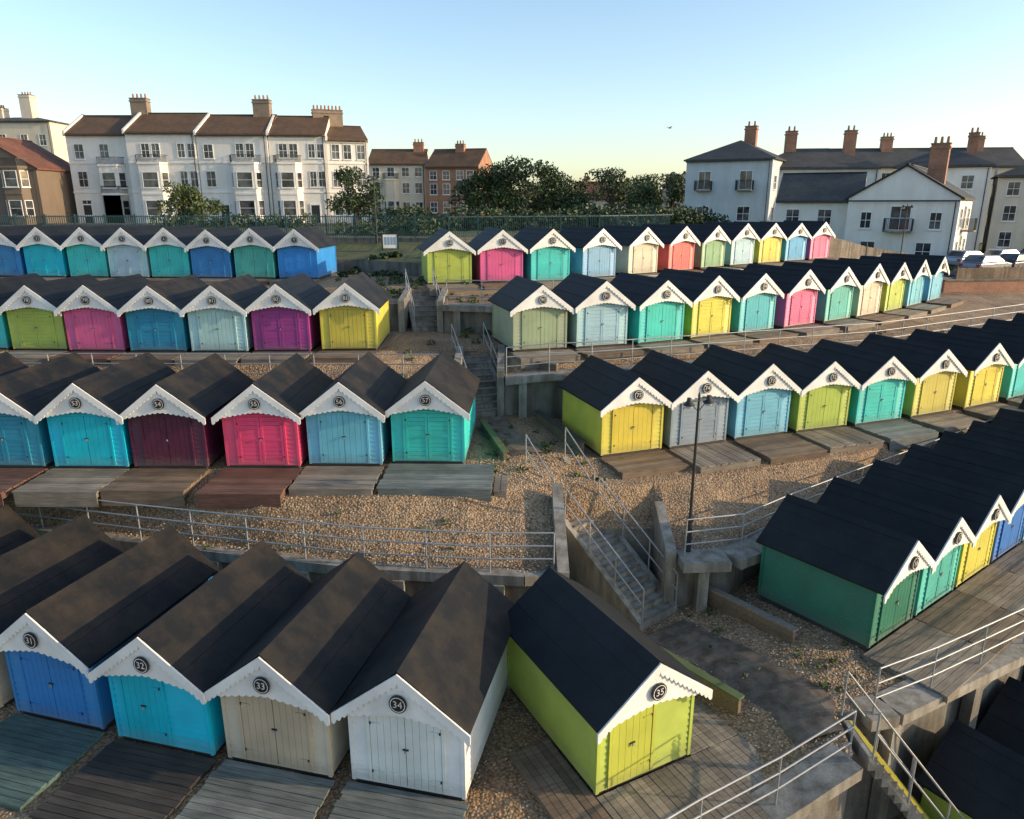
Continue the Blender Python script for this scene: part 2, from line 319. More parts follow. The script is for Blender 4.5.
# ------------------------------------------------------------------ hut parts
HE=1.72; HR=2.5
def clad(mb,o,ux,n,w,z0,z1,bh=.128,mi=0):
    k=int(round((z1-z0)/bh)); bh=(z1-z0)/k
    P=lambda u,d,z:(o[0]+ux[0]*u+n[0]*d,o[1]+ux[1]*u+n[1]*d,z)
    for i in range(k):
        a=z0+i*bh; b=a+bh
        mb.face([P(0,.026,a),P(w,.026,a),P(w,.002,b),P(0,.002,b)],mi)
        mb.face([P(0,0,a),P(w,0,a),P(w,.026,a),P(0,.026,a)],mi)
_hc={}
def hutmeshes(W,L,style):
    k=(W,L,style)
    if k in _hc: return _hc[k]
    h=W/2; sl=(HR-HE)/h
    w=MB()
    z0=.14
    clad(w,(-h,0),(1,0),(0,-1),W,z0,HE)
    clad(w,(h,0),(0,1),(1,0),L,z0,HE)
    clad(w,(h,L),(-1,0),(0,1),W,z0,HE)
    clad(w,(-h,L),(0,-1),(-1,0),L,z0,HE)
    w.face([(-h,0,HE),(h,0,HE),(0,0,HR-.02)]); w.face([(h,L,HE),(-h,L,HE),(0,L,HR-.02)])
    for sx in (-1,1):
        for yy in (0,L):
            w.box(sx*h-.035,sx*h+.035,yy-.035,yy+.035,z0-.02,HE-.02)
    w.box(-h+.03,h-.03,.03,L-.03,-.3,z0,1)
    walls=w.mesh('hut_walls',[WHITE,WOODS[1]])
    d=MB(); dw=.64*W if style!=2 else .42*W; ox=0 if style!=2 else -.16*W; dz0,dz1=.17,1.58
    x0=ox-dw/2; x1=ox+dw/2
    d.box(x0-.06,x0,-.055,-.005,dz0,dz1+.06); d.box(x1,x1+.06,-.055,-.005,dz0,dz1+.06); d.box(x0,x1,-.057,-.005,dz1,dz1+.06)
    leaves=[(x0+.008,ox-.006),(ox+.006,x1-.008)] if style!=2 else [(x0+.008,x1-.008)]
    for a,b in leaves:
        if style==0 or style==2:
            npl=max(3,int((b-a)/.13)); pw=(b-a)/npl
            for i in range(npl): d.box(a+i*pw+.003,a+(i+1)*pw-.003,-.045,-.008,dz0+.01,dz1-.008)
        else:
            npl=11; ph=(dz1-dz0-.02)/npl
            for i in range(npl): d.box(a,b,-.04,-.008,dz0+.01+i*ph+.003,dz0+.01+(i+1)*ph-.003)
            for q in (a,b-.07): d.box(q,q+.07,-.052,-.0402,dz0+.012,dz1-.01)
            for q in (dz0+.014,(dz0+dz1)/2,dz1-.09): d.box(a+.07,b-.07,-.05,-.0402,q,q+.075)
        s=-1 if a<ox-.1 and style!=2 else 1
        for zz in (dz0+.22,dz1-.22):
            hx0,hx1=(a,a+.2) if s<0 else (b-.2,b)
            d.box(hx0,hx1,-.06,-.0525,zz,zz+.022,0)
            d.box(hx0 if s<0 else hx1-.03,hx0+.03 if s<0 else hx1,-.066,-.0605,zz-.015,zz+.037,1)
    d.box(ox-.055,ox+.055,-.07,-.0525,.93,.955,1); d.box(ox-.018,ox+.018,-.09,-.0705,.885,.935,2)
    door=d.mesh('hut_door',[WHITE,DARKM,GALV])
    r=MB(); ov=.2; fo=.26; bo=.12; th=.045
    ze=HE-ov*sl+.03; zr=HR+.03
    for s in (-1,1):
        p=[(s*(h+ov),-fo,ze),(s*(h+ov),L+bo,ze),(0,L+bo,zr),(0,-fo,zr)]
        r.hexa(p+[(x,y,z+th) for x,y,z in p],0)
        for t in (.34,.7):
            xa=s*(h+ov)*(1-t); za=ze+(zr-ze)*t+th+.004
            xc=s*(h+ov)*(1-t-.3) ; zc_=ze+(zr-ze)*(t+.3)+th+.003
            r.face([(xa,-fo-.002,za+.008),(xa,L+bo+.002,za+.008),(xc,L+bo+.002,zc_),(xc,-fo-.002,zc_)],0)
            r.face([(xa,-fo-.002,za+.008),(xa,L+bo+.002,za+.008),(xa,L+bo+.002,za-.006),(xa,-fo-.002,za-.006)],0)
        r.face([(s*.14,-fo-.004,zr+th-.14*sl*.98+.018),(s*.14,L+bo+.004,zr+th-.14*sl*.98+.018),(0,L+bo+.004,zr+th+.018),(0,-fo-.004,zr+th+.018)],0)
    roof=r.mesh('hut_roof',[FELT_A])
    g=MB(); ang=math.atan(sl); cs,sn=math.cos(ang),math.sin(ang)
    Ls=(h+ov)/cs+.02; n=96; ns=int(Ls/.13)
    for s in (-1,1):
        prev=None
        for i in range(n+1):
            t=i/n*Ls; d_=.135+.045*abs(math.sin(math.pi*ns*i/n))
            xt=t*cs; zt=zr+th*.6-t*sn; zb=zt-d_/cs
            cur=(s*xt,zt,zb)
            if prev:
                a,b=prev,cur; ya,yb=-fo-.035,-fo
                g.face([(a[0],ya,a[2]),(b[0],ya,b[2]),(b[0],ya,b[1]),(a[0],ya,a[1])])
                g.face([(a[0],yb,a[2]),(b[0],yb,b[2]),(b[0],yb,b[1]),(a[0],yb,a[1])])
                g.face([(a[0],ya,a[2]),(b[0],ya,b[2]),(b[0],yb,b[2]),(a[0],yb,a[2])])
                g.face([(a[0],ya,a[1]),(b[0],ya,b[1]),(b[0],yb,b[1]),(a[0],yb,a[1])])
            prev=cur
        b=prev; g.face([(b[0],-fo-.035,b[2]),(b[0],-fo,b[2]),(b[0],-fo,b[1]),(b[0],-fo-.035,b[1])])
    yp=-fo+.012; n=120; prev=None
    for i in range(n+1):
        x=-h-.06+(W+.12)*i/n; top=zr-abs(x)*sl-.005; bot=min(top-.02,HE+.05-.17*(abs(x)/h)**1.3-.035*abs(math.sin(math.pi*15*i/n)))
        cur=(x,top,bot)
        if prev:
            a,b=prev,cur
            for yy in (yp,yp+.02): g.face([(a[0],yy,a[2]),(b[0],yy,b[2]),(b[0],yy,b[1]),(a[0],yy,a[1])])
            g.face([(a[0],yp,a[2]),(b[0],yp,b[2]),(b[0],yp+.02,b[2]),(a[0],yp+.02,a[2])])
        prev=cur
    trim=g.mesh('hut_trim',[WHITE])
    _hc[k]=(walls,door,roof,trim); return _hc[k]
pl=MB()
zc=HE+.29
pl.tube((0,-.31,zc),(0,-.275,zc),.16,.16,28,0)
for k in range(28):
    a=2*math.pi*k/28; b=2*math.pi*(k+1)/28
    for r0,r1 in ((.125,.138),):
        pl.face([(r0*math.cos(a),-.3145,zc+r0*math.sin(a)),(r1*math.cos(a),-.3145,zc+r1*math.sin(a)),(r1*math.cos(b),-.3145,zc+r1*math.sin(b)),(r0*math.cos(b),-.3145,zc+r0*math.sin(b))],1)
PLATE=pl.mesh('number_plate',[BLACK,WHITE])
def setm(o,*mats):
    for i,m in enumerate(mats):
        if m is None: continue
        o.material_slots[i].link='OBJECT'; o.material_slots[i].material=m
def hut(x,y,z,ang,c,num,W=2.1,L=3.6,roof=FELT_A,style=0,doorc=None,zs=1.0):
    e=empty('beach_hut',(x,y,z),ang)
    w,d,r,t=hutmeshes(W,L,style)
    P=paint(c); o=mkobj('walls',w,e); setm(o,P)
    dc=doorc or tuple(min(.85,q*random.uniform(.88,1.04)) for q in c)
    o=mkobj('door',d,e); setm(o,paint(dc))
    o=mkobj('roof',r,e); setm(o,roof)
    mkobj('gable_trim',t,e); mkobj('number_plate',PLATE,e)
    cu=bpy.data.curves.new('number','FONT'); cu.body=str(num); cu.size=.18 if num<100 else .14; cu.extrude=.003; cu.align_x='CENTER'; cu.align_y='CENTER'
    cu.materials.append(WHITE); cu.resolution_u=3
    n=mkobj('number',cu,e,(0,-.318,zc)); n.rotation_euler=(math.pi/2,0,0)
    s=random.uniform(.985,1.025)*zs; e.scale=(1,1,s)
    return e
def deck(x,y,z,ang,x0,x1,y0,y1,mat,along='x',drop=.5):
    d=MB(); pw=.14
    if along=='x':
        k=int((y1-y0)/pw); pw=(y1-y0)/k
        for i in range(k):
            j=random.uniform(-.005,.005); q=random.uniform(-.03,.03)
            d.box(x0+q,x1+random.uniform(-.03,.03),y0+i*pw+.006,y0+(i+1)*pw-.006,.055+j,.09+j)
    else:
        k=max(1,int((x1-x0)/pw)); pw=(x1-x0)/k
        for i in range(k):
            j=random.uniform(-.005,.005)
            d.box(x0+i*pw+.006,x0+(i+1)*pw-.006,y0+random.uniform(-.03,.03),y1,.055+j,.09+j)
    for bx in (x0+.06,(x0+x1)/2,x1-.06): d.box(bx-.04,bx+.04,y0+.04,y1-.02,-.09,.052)
    d.box(x0+.02,x1-.02,y0+.012,y0+.04,-drop,.05)
    return d.obj('wooden_deck',[mat],None,(x,y,z),ang)
random.seed(3)
for i,(x,y,c,n) in enumerate(L1):
    hut(x,y,z1(x),R(-13-.6*i),c,n,2.1,3.6,FELT_B,[0,0,2,0,1,0,1][i],(.50,.40,.28) if n==33 else None,1.05)
    deck(x,y,z1(x),R(-13-.6*i),-1.15,1.15,-2.0,-.05,WOODS[[3,3,1,5,0,4,0][i]],'x',.1)
for i,(x,y,c,n) in enumerate(L2):
    hut(x,y,z2(x),R([-2,-1,-.5,0,-1,-1,-2,-2][i]),c,n,2.02,3.7,FELT_B,[1,0,1,0,0,1,0,0][i])
    deck(x,y,z2(x)-.02,R(-1),-1.13,1.1 if i else 1.9,-[1.9,1.75,1.95,1.7,1.75,1.9,1.9,1.9][i],-.05,WOODS[[3,0,2,4,0,2,0,0][i]],'x',.35)
deck(-2.4,19.6,2.82,R(-1),1.93,2.3,-1.7,-.5,WOODS[0],'y',.3)
for i,(x,y,c,n) in enumerate(L3):
    hut(x,y,z3(x),R([2,1,0,0,-1,-2,-2,-2][i]),c,n,2.0,3.6,FELT_B if i in (0,2,3) else FELT_A,i%2)
    deck(x,y,z3(x)-.02,0,-1.1,1.1,-1.4,-.05,WOODS[[4,0,0,4,2,0,4,0][i]],'x',.3)
for i,(x,y,c,n) in enumerate(L4):
    hut(x,y,z4(x),R(-3),c,n,1.95,3.3,FELT_B if i==0 else FELT_A,(i+1)%2)
    deck(x,y,z4(x)-.02,R(-3),-1.1,1.1,-1.3,-.05,WOODS[[0,4][i%2]],'x',.3)
hut(2.44,11.0,0,R(27.5),LIME,35,2.1,3.4,FELT_A,2,(.47,.5,.07),1.05)
deck(2.44,11.0,0,R(27.5),-1.08,2.35,-1.9,-.05,WOODS[0],'y',.1)
deck(2.44,11.0,0,R(27.5),1.12,2.35,-.03,3.0,WOODS[0],'y',.1)
deck(2.44,11.0,0,R(27.5),-2.0,-1.1,-1.9,1.6,WOODS[4],'y',.1)
for i,(x,y,c,n) in enumerate(R1):
    a=R(36.9); hut(x,y,z1(x),a,c,n,1.98,2.85,FELT_A,[0,1,0,0,1][i%5])
    deck(x,y,z1(x),a,-1.11 if i else -1.3,1.11,-1.85,-.05,WOODS[[0,4,0,0,3][i%5]],'x',.1)
for i,(x,y,c,n) in enumerate(R2):
    a=tang(R2,i); hut(x,y,z2(x),a,c,n,2.06,2.95,FELT_A,[0,1,1,0,1,0,1][i%7])
    deck(x,y,z2(x)-.02,a,-1.1,1.1,-[1.5,1.8,1.9,1.7,1.6,1.4,1.2,1.0,.9,.9][i],-.05,WOODS[[4,0,4,0,3,0,0,0,0,0][i]],'y' if i in(1,3) else 'x',.35)
for i,(x,y,c,n) in enumerate(R3):
    a=tang(R3,i); hut(x,y,z3(x),a,c,n,2.05,2.95,FELT_A,i%2)
    deck(x,y,z3(x)-.02,a,-1.15,1.15,-1.3,-.05,WOODS[[0,4,0][i%3]],'x',.3)
for i,(x,y,c,n) in enumerate(R4):
    a=tang(R4,i)*.9; hut(x,y,z4(x),a,c,n,2.05,2.95,FELT_A,(i+1)%2)
    deck(x,y,z4(x)-.02,a,-1.15,1.15,-1.3,-.05,WOODS[[0,4][i%2]],'x',.3)
for k in range(4):
    x,y=10.95+2.1*k,10.2+1.45*k
    hut(x,y,-2.7,R(33),[LIME,BLU,TUR,PNK][k],1+k,2.05,2.9,FELT_A,k%2)
# ------------------------------------------------------------------ concrete edges, columns
def edge_slab(E,zf,xa,xb,name='concrete_terrace_edge',proj=.35,th=.22,cols=True,zlow=None,back=.35):
    m=MB(); n=max(2,int((xb-xa)/.6)); pts=[]
    for i in range(n+1):
        x=xa+(xb-xa)*i/n; pts.append(Vector((x,E(x),zf(x))))
    for i,(a,b) in enumerate(zip(pts,pts[1:])):
        d=(b-a); d.z=0; d.normalize(); nn=Vector((d.y,-d.x,0))
        A=a+nn*proj; B=b+nn*proj; C=b-nn*back; D=a-nn*back
        up=Vector((0,0,.035)); dn=Vector((0,0,-th))
        m.hexa([A+dn,B+dn,C+dn,D+dn,A+up,B+up,C+up,D+up],0)
        if cols and i%4==1:
            c=a+nn*(proj*.45); zl=zlow(a.x)
            m.obox((c.x,c.y),(d.x,d.y),(nn.x,nn.y),-.14,.14,-.12,.12,zl-.2,a.z-th-.002,0)
    return m.obj(name,[CONC2])
edge_slab(E1,zE1,4.25,30,zlow=z1,proj=.6); edge_slab(E1,zE1,-30,.9,zlow=z1,proj=.12)
edge_slab(E2,zE2,-.25,32,zlow=z2); edge_slab(E2,zE2,-30,-2.2,zlow=z2,proj=.12)
edge_slab(E3,zE3,-2.9,28,zlow=z3); edge_slab(E0,z1,7.0,26,zlow=lambda x:-2.7); edge_slab(E0,z1,-6,6.2,zlow=lambda x:-2.7)
# ------------------------------------------------------------------ railings
def railing(pts,h=1.02,mat=GALV,step=1.7,rails=(1.02,.68,.34),r=.02,name='metal_railing'):
    cu=bpy.data.curves.new(name,'CURVE'); cu.dimensions='3D'; cu.bevel_depth=r; cu.bevel_resolution=2; cu.use_fill_caps=True
    pts=[Vector(p) for p in pts]
    for hh in rails:
        s=cu.splines.new('POLY'); s.points.add(len(pts)-1)
        for i,p in enumerate(pts): s.points[i].co=(p.x,p.y,p.z+hh,1)
    for a,b in zip(pts,pts[1:]):
        n=max(1,int(round((b-a).length/step)))
        for k in range(n+1):
            if k==n and b is not pts[-1]: continue
            p=a+(b-a)*k/n; s=cu.splines.new('POLY'); s.points.add(1)
            s.points[0].co=(p.x,p.y,p.z-.05,1); s.points[1].co=(p.x,p.y,p.z+h,1)
    cu.materials.append(mat); return mkobj(name,cu)
def rail_on(E,zf,xa,xb,st=1.5,off=.05,**k):
    n=max(1,int((xb-xa)/st)); return railing([(xa+(xb-xa)*i/n,E(xa+(xb-xa)*i/n)+off,zf(xa+(xb-xa)*i/n)+.03) for i in range(n+1)],**k)
rail_on(E1,zE1,-22,1.0); rail_on(E1,zE1,4.4,26,off=-.2)
rail_on(E2,zE2,-.2,30,off=0); rail_on(E2,zE2,-22,-2.2)
rail_on(E3,zE3,-2.8,26); rail_on(E0,z1,7.2,24,off=-.1); rail_on(E0,z1,1.5,6.2,off=-.05)
# ------------------------------------------------------------------ stairs
def stairs(a,b,w,n,nosing=None,side=True,rails=True,name='concrete_steps',base=.5):
    a=Vector(a); b=Vector(b); m=MB(); d=Vector((b.x-a.x,b.y-a.y,0)); run=d.length/n; d.normalize(); s=Vector((-d.y,d.x,0)); rise=(a.z-b.z)/n
    for i in range(n):
        z=a.z-rise*i; o=a+d*run*i
        m.obox((o.x,o.y),(d.x,d.y),(s.x,s.y),0,run-.002 if i<n-1 else run,-w/2,w/2,max(b.z-.5,z-rise-base),z,0)
        m.obox((o.x,o.y),(d.x,d.y),(s.x,s.y),run-.05,run+.014,-w/2+.02,w/2-.02,z-.035,z+.006,1)
    if side:
        for q in (-1,1):
            p0=a+s*(q*(w/2+.09)); p1=b+s*(q*(w/2+.09)); t=s*.085
            P=[p0-t,p1-t,p1+t,p0+t]
            m.hexa([v-Vector((0,0,base)) for v in P]+[v+Vector((0,0,.12)) for v in P],0)
    ob=m.obj(name,[CONC2,nosing or CONC])
    if rails:
        for q in (-1,1):
            p0=a+s*(q*(w/2+.09)); p1=b+s*(q*(w/2+.09)); railing([p0+Vector((0,0,.1)),p1+Vector((0,0,.1))],h=.95,rails=(.95,.5),step=1.2)
    return ob
stairs((1.95,18.5,1.85),(3.75,16.2,.1),1.1,10,base=1.2)
stairs((1.0,20.2,2.8),(1.75,18.9,1.9),1.2,5,rails=True)
stairs((-1.75,28.2,4.7),(-.75,24.6,3.05),1.1,10)
stairs((-4.35,34.2,6.3),(-3.6,31.2,4.95),1.1,8)
stairs((6.55,11.45,.5),(9.0,11.55,-2.55),1.0,16,nosing=YELL,side=False,base=.1)
def timber_wall(a,b,h,cap=GREENCAP,th=.1,mat=None):
    a=Vector(a); b=Vector(b); d=b-a; L=Vector((d.x,d.y)).length; u=(d.x/L,d.y/L); n=(-u[1],u[0]); m=MB()
    k=max(2,int(h/.17)); bh=h/k
    dz=(b.z-a.z)
    P=lambda uu,dd,z:(a.x+u[0]*uu+n[0]*dd,a.y+u[1]*uu+n[1]*dd,a.z+dz*uu/L+z)
    for i in range(k):
        m.hexa([P(0,-th/2,i*bh+.004),P(L,-th/2,i*bh+.004),P(L,th/2,i*bh+.004),P(0,th/2,i*bh+.004),P(0,-th/2,(i+1)*bh),P(L,-th/2,(i+1)*bh),P(L,th/2,(i+1)*bh),P(0,th/2,(i+1)*bh)],0)
    m.hexa([P(-.03,-th,h+.003),P(L+.03,-th,h+.003),P(L+.03,th,h+.003),P(-.03,th,h+.003),P(-.03,-th,h+.05),P(L+.03,-th,h+.05),P(L+.03,th,h+.05),P(-.03,th,h+.05)],1)
    q=0
    while q<L:
        m.hexa([P(q,th/2+.002,-.3),P(q+.12,th/2+.002,-.3),P(q+.12,th/2+.1,-.3),P(q,th/2+.1,-.3),P(q,th/2+.002,h+.002),P(q+.12,th/2+.002,h+.002),P(q+.12,th/2+.1,h+.002),P(q,th/2+.1,h+.002)],0); q+=1.2
    return m.obj('timber_retaining_wall',[mat or WOODS[4],cap])
timber_wall((2.6,15.2,0),(4.7,12.6,0),.5); timber_wall((4.95,17.0,.1),(6.5,14.5,.3),.55,WOODS[0])
timber_wall((-1.0,23.2,3.0),(-.2,20.0,3.0),.25)
timber_wall((.2,26.0,4.5),(1.6,24.9,4.5),.3,WOODS[0]); timber_wall((.9,24.3,2.8),(2.2,21.2,2.7),.45,WOODS[1])
# ------------------------------------------------------------------ lamp posts
def lamp(x,y,z,h,rot):
    e=empty('street_lamp',(x,y,z),rot)
    p=MB(); p.tube((0,0,0),(0,0,.9),.075,.07,12); p.tube((0,0,.9),(0,0,h),.042,.03,12); p.tube((0,0,.88),(0,0,.95),.09,.09,12)
    p.tube((-.3,0,h-.12),(.3,0,h-.12),.02,.02,8); p.tube((-.28,0,h-.12),(0,0,h-.4),.012,.012,6); p.tube((.28,0,h-.12),(0,0,h-.4),.012,.012,6); p.tube((0,0,h),(0,0,h+.1),.04,.01,10)
    p.obj('post',[DARKM],e)
    l=MB()
    for s in (-1,1):
        c=s*.3; l.tube((c,0,h-.1),(c,0,h-.02),.06,.05,12,0); l.tube((c,0,h-.2),(c,0,h-.1),.15,.06,14,0); l.tube((c,0,h-.27),(c,0,h-.201),.08,.12,14,1)
    l.obj('lamp_heads',[DARKM,flatmat('lamp_diffuser',(.55,.56,.55),.3)],e)
lamp(4.55,16.9,1.6,4.2,R(25)); lamp(-8.6,47,7.4,4.6,0); lamp(27.5,52,5.2,5,0)
# ------------------------------------------------------------------ fences on top
def bar_fence(pts,h,mat,step=.14,name='metal_fence',r=.014):
    m=MB(); pts=[Vector(p) for p in pts]
    for a,b in zip(pts,pts[1:]):
        L=(b-a).length; n=int(L/step); d=(b-a)/L
        for i in range(n):
            p=a+d*(i*step); rr=r*2.6 if i%14==0 else r
            m.box(p.x-rr,p.x+rr,p.y-rr,p.y+rr,p.z-.1,p.z+h+(.06 if i%14==0 else 0))
        for hh in (.15,h-.12):
            A=a+Vector((0,0,hh)); B=b+Vector((0,0,hh)); t=Vector((0,.02,0)); u=Vector((0,0,.05))
            m.hexa([A-t,B-t,B+t,A+t,A-t+u,B-t+u,B+t+u,A+t+u])
    return m.obj(name,[mat])
FG=flatmat('green_fence_paint',(.025,.07,.075),.5)
fp=[(-44,48.5,8.2),(-12,48,8.2),(-4,47,8.2),(6,51,8.2),(12,56,8.2)]
bar_fence(fp,1.35,FG,r=.018)
m=MB()
for a,b in zip(fp,fp[1:]):
    a=Vector(a);b=Vector(b); d=(b-a).normalized(); n=(d.y,-d.x); m.obox((a.x,a.y),(d.x,d.y),n,0,(b-a).length,-.15,.15,7.0,8.1,0); m.obox((a.x,a.y),(d.x,d.y),n,0,(b-a).length,-.2,.2,8.102,8.18,0)
m.obj('low_concrete_wall',[CONC])
def board_fence(pts,h,mat,name='wooden_fence'):
    m=MB(); pts=[Vector(p) for p in pts]
    for a,b in zip(pts,pts[1:]):
        d=b-a; L=d.length; d.normalize(); n=(d.y,-d.x); k=int(L/.15)
        for i in range(k):
            z=a.z+(b.z-a.z)*i/k; m.obox((a.x,a.y),(d.x,d.y),n,i*.15,i*.15+.14,0,.02,z-.2,z+h+random.uniform(-.015,.015))
        for i in range(0,k,12):
            z=a.z+(b.z-a.z)*i/k; m.obox((a.x,a.y),(d.x,d.y),n,i*.15,i*.15+.1,-.1,-.002,z-.2,z+h+.05)
    return m.obj(name,[mat])
board_fence([(22,54,6.8),(27,56,5.6),(31,57,5.0)],1.5,WOODS[0])
w=MB(); a=Vector((27.0,45.5)); b=Vector((42,47)); d=(b-a).normalized(); n=(d.y,-d.x)
w.obox(a,d,n,0,15,-.12,.12,4.0,5.6,0); w.obox(a,d,n,-.05,15.05,-.17,.17,5.602,5.7,1); w.obj('brick_wall',[BRICK,CONC])
board_fence([(30,49.2,5.0),(41,51,5.0)],1.1,WOODS[4])
nb=empty('notice_board',(-7.3,44.2,6.9),0.1); q=MB(); q.box(-.42,.42,-.03,.03,.8,1.6,1); q.box(-.5,-.42,-.05,.05,0,1.7,0); q.box(.42,.5,-.05,.05,0,1.7,0); q.box(-.42,.42,-.045,.045,1.6,1.68,0)
for i in range(4): q.box(-.34+.18*i,-.2+.18*i,-.036,-.0302,1.0,1.45,2)
q.obj('board_and_posts',[DARKM,WHITE,flatmat('poster',(.25,.35,.45))],nb)
# ------------------------------------------------------------------ buildings
def window(mb,o,ux,n,u,z,w,h,bars=1,gl=1,fr=0):
    f=.07
    P=(o,ux,n)
    mb.obox(*P,u-w/2-f,u-w/2,-.01,.07,z-f,z+h+f,fr); mb.obox(*P,u+w/2,u+w/2+f,-.01,.07,z-f,z+h+f,fr)
    mb.obox(*P,u-w/2,u+w/2,-.01,.07,z+h,z+h+f,fr); mb.obox(*P,u-w/2-f-.06,u+w/2+f+.06,-.01,.14,z-f-.08,z-f-.002,fr); mb.obox(*P,u-w/2,u+w/2,-.01,.068,z-f,z,fr)
    mb.obox(*P,u-w/2,u+w/2,-.01,.045,z+h/2-.025,z+h/2+.025,fr)
    if bars: mb.obox(*P,u-.02,u+.02,-.01,.04,z,z+h/2-.026,fr); mb.obox(*P,u-.02,u+.02,-.01,.04,z+h/2+.026,z+h,fr)
    mb.obox(*P,u-w/2+.001,u+w/2-.001,-.01,.015,z+.001,z+h-.001,gl)
def faces(w,d):
    return {'f':((0,0),(1,0),(0,-1)),'r':((w,0),(0,1),(1,0)),'b':((w,d),(-1,0),(0,1)),'l':((0,d),(0,-1),(-1,0))}
POT=flatmat('clay_pot',(.4,.2,.11),.8)
def house(name,x,y,z,rot,w,d,h,rh,roof,wm,rm,wins,chims=(),bays=(),doors=(),cm=BRICK,ov=.3,balc=(),band=()):
    e=empty(name,(x,y,z),R(rot)); F=faces(w,d)
    m=MB(); m.box(0,w,0,d,-1.5,h,0)
    if roof=='gx': m.face([(w,0,h),(w,d,h),(w,d/2,h+rh)]); m.face([(0,d,h),(0,0,h),(0,d/2,h+rh)])
    if roof=='gy': m.face([(0,0,h),(w,0,h),(w/2,0,h+rh)]); m.face([(w,d,h),(0,d,h),(w/2,d,h+rh)])
    for zb in band: m.box(-.02,w+.02,-.1,-.001,zb,zb+.18,0)
    m.obj('walls',[wm],e)
    r=MB(); th=.16
    def slab(p): r.hexa(list(p)+[(q[0],q[1],q[2]+th) for q in p])
    if roof=='gx':
        s=rh/(d/2); g=.0
        slab([(-g,-ov,h-ov*s+.02),(w+g,-ov,h-ov*s+.02),(w+g,d/2,h+rh+.02),(-g,d/2,h+rh+.02)])
        slab([(-g,d/2,h+rh+.02),(w+g,d/2,h+rh+.02),(w+g,d+ov,h-ov*s+.02),(-g,d+ov,h-ov*s+.02)])
        r.box(-g,w+g,d/2-.14,d/2+.14,h+rh+th-.02,h+rh+th+.08)
    elif roof=='gy':
        s=rh/(w/2); g=.2
        slab([(-ov,-g,h-ov*s+.02),(w/2,-g,h+rh+.02),(w/2,d+g,h+rh+.02),(-ov,d+g,h-ov*s+.02)])
        slab([(w/2,-g,h+rh+.02),(w+ov,-g,h-ov*s+.02),(w+ov,d+g,h-ov*s+.02),(w/2,d+g,h+rh+.02)])
        r.box(w/2-.14,w/2+.14,-g,d+g,h+rh+th-.02,h+rh+th+.08)
    else:
        k=min(w,d)/2
        A,B,C,D=(-ov,-ov,h+.02),(w+ov,-ov,h+.02),(w+ov,d+ov,h+.02),(-ov,d+ov,h+.02)
        if w>=d: p,q=(k,d/2,h+rh),(w-k,d/2,h+rh)
        else: p,q=(w/2,k,h+rh),(w/2,d-k,h+rh)
        if w>=d: fs=[(A,B,q,p),(B,C,q),(C,D,p,q),(D,A,p)]
        else: fs=[(A,B,p),(B,C,q,p),(C,D,q),(D,A,p,q)]
        for f in fs: r.face(f)
        r.box(-ov,w+ov,-ov,d+ov,h-.12,h+.018)
    r.obj('roof',[rm],e)
    if name=='white_terraced_house':
        pw=MB(); s=rh/(d/2)
        for xx in (0,):
            for y0,y1,za,zb in ((-ov-.02,d/2,h-ov*s,h+rh),(d/2,d+ov,h+rh,h-ov*s)):
                pw.hexa([(xx-.13,y0,za-.1),(xx+.13,y0,za-.1),(xx+.13,y1,zb-.1),(xx-.13,y1,zb-.1),(xx-.13,y0,za+.42),(xx+.13,y0,za+.42),(xx+.13,y1,zb+.42),(xx-.13,y1,zb+.42)])
        pw.obj('party_wall_parapet',[wm],e)
    g=MB(); g.box(.0,w,-ov-.1,-ov+.0,h-.28,h-.16); g.tube((w-.3,-.12,.2),(w-.3,-.12,h-.3),.05,.05,8); g.obj('gutter',[DARKM],e)
    wn=MB()
    for f,u,zz,ww,hh in wins: window(wn,*F[f],u,zz,ww,hh)
    for (u0,u1,bh,storeys,mw) in bays:
        poly=[(u0,-.003),(u0+.55,-.95),(u1-.55,-.95),(u1,-.003)]
        b=MB(); b.prism(poly,-1,bh,0); pp=[(u0-.12,-.004),(u0+.48,-1.07),(u1-.48,-1.07),(u1+.12,-.004)]; b.prism(pp,bh+.002,bh+.22,0)
        for st in range(1,storeys): b.prism([(p_[0],p_[1]*1.08-.004) for p_ in poly],st*3.2+.15,st*3.2+.35,0)
        for (pa,pb) in zip(pp,pp[1:]):
            v=Vector((pb[0]-pa[0],pb[1]-pa[1])); L=v.length; v/=L; nn=(v.y,-v.x)
            b.obox(pa,v,nn,0,L,-.06,-.02,bh+1.0,bh+1.06,1)
            for i in range(int(L/.14)): b.obox(pa,v,nn,i*.14,i*.14+.03,-.055,-.025,bh+.22,bh+1.0,1)
        b.obj('bay',[mw,DARKM],e)
        for st in range(storeys):
            zz=st*3.2+1.0
            for pa,pb in zip(poly,poly[1:]):
                v=Vector((pb[0]-pa[0],pb[1]-pa[1])); L=v.length; v/=L
                window(wn,pa,(v.x,v.y),(v.y,-v.x),L/2,zz,L*.7,1.65,bars=0)
    for f,u in doors:
        o,ux,n=F[f]; wn.obox(o,ux,n,u-.5,u+.5,-.01,.05,0,2.15,2); wn.obox(o,ux,n,u-.62,u-.5,-.01,.1,0,2.3,0); wn.obox(o,ux,n,u+.5,u+.62,-.01,.1,0,2.3,0); wn.obox(o,ux,n,u-.5,u+.5,-.01,.1,2.15,2.3,0)
    wn.obj('windows',[WHITE,GLASS,DARKM],e)
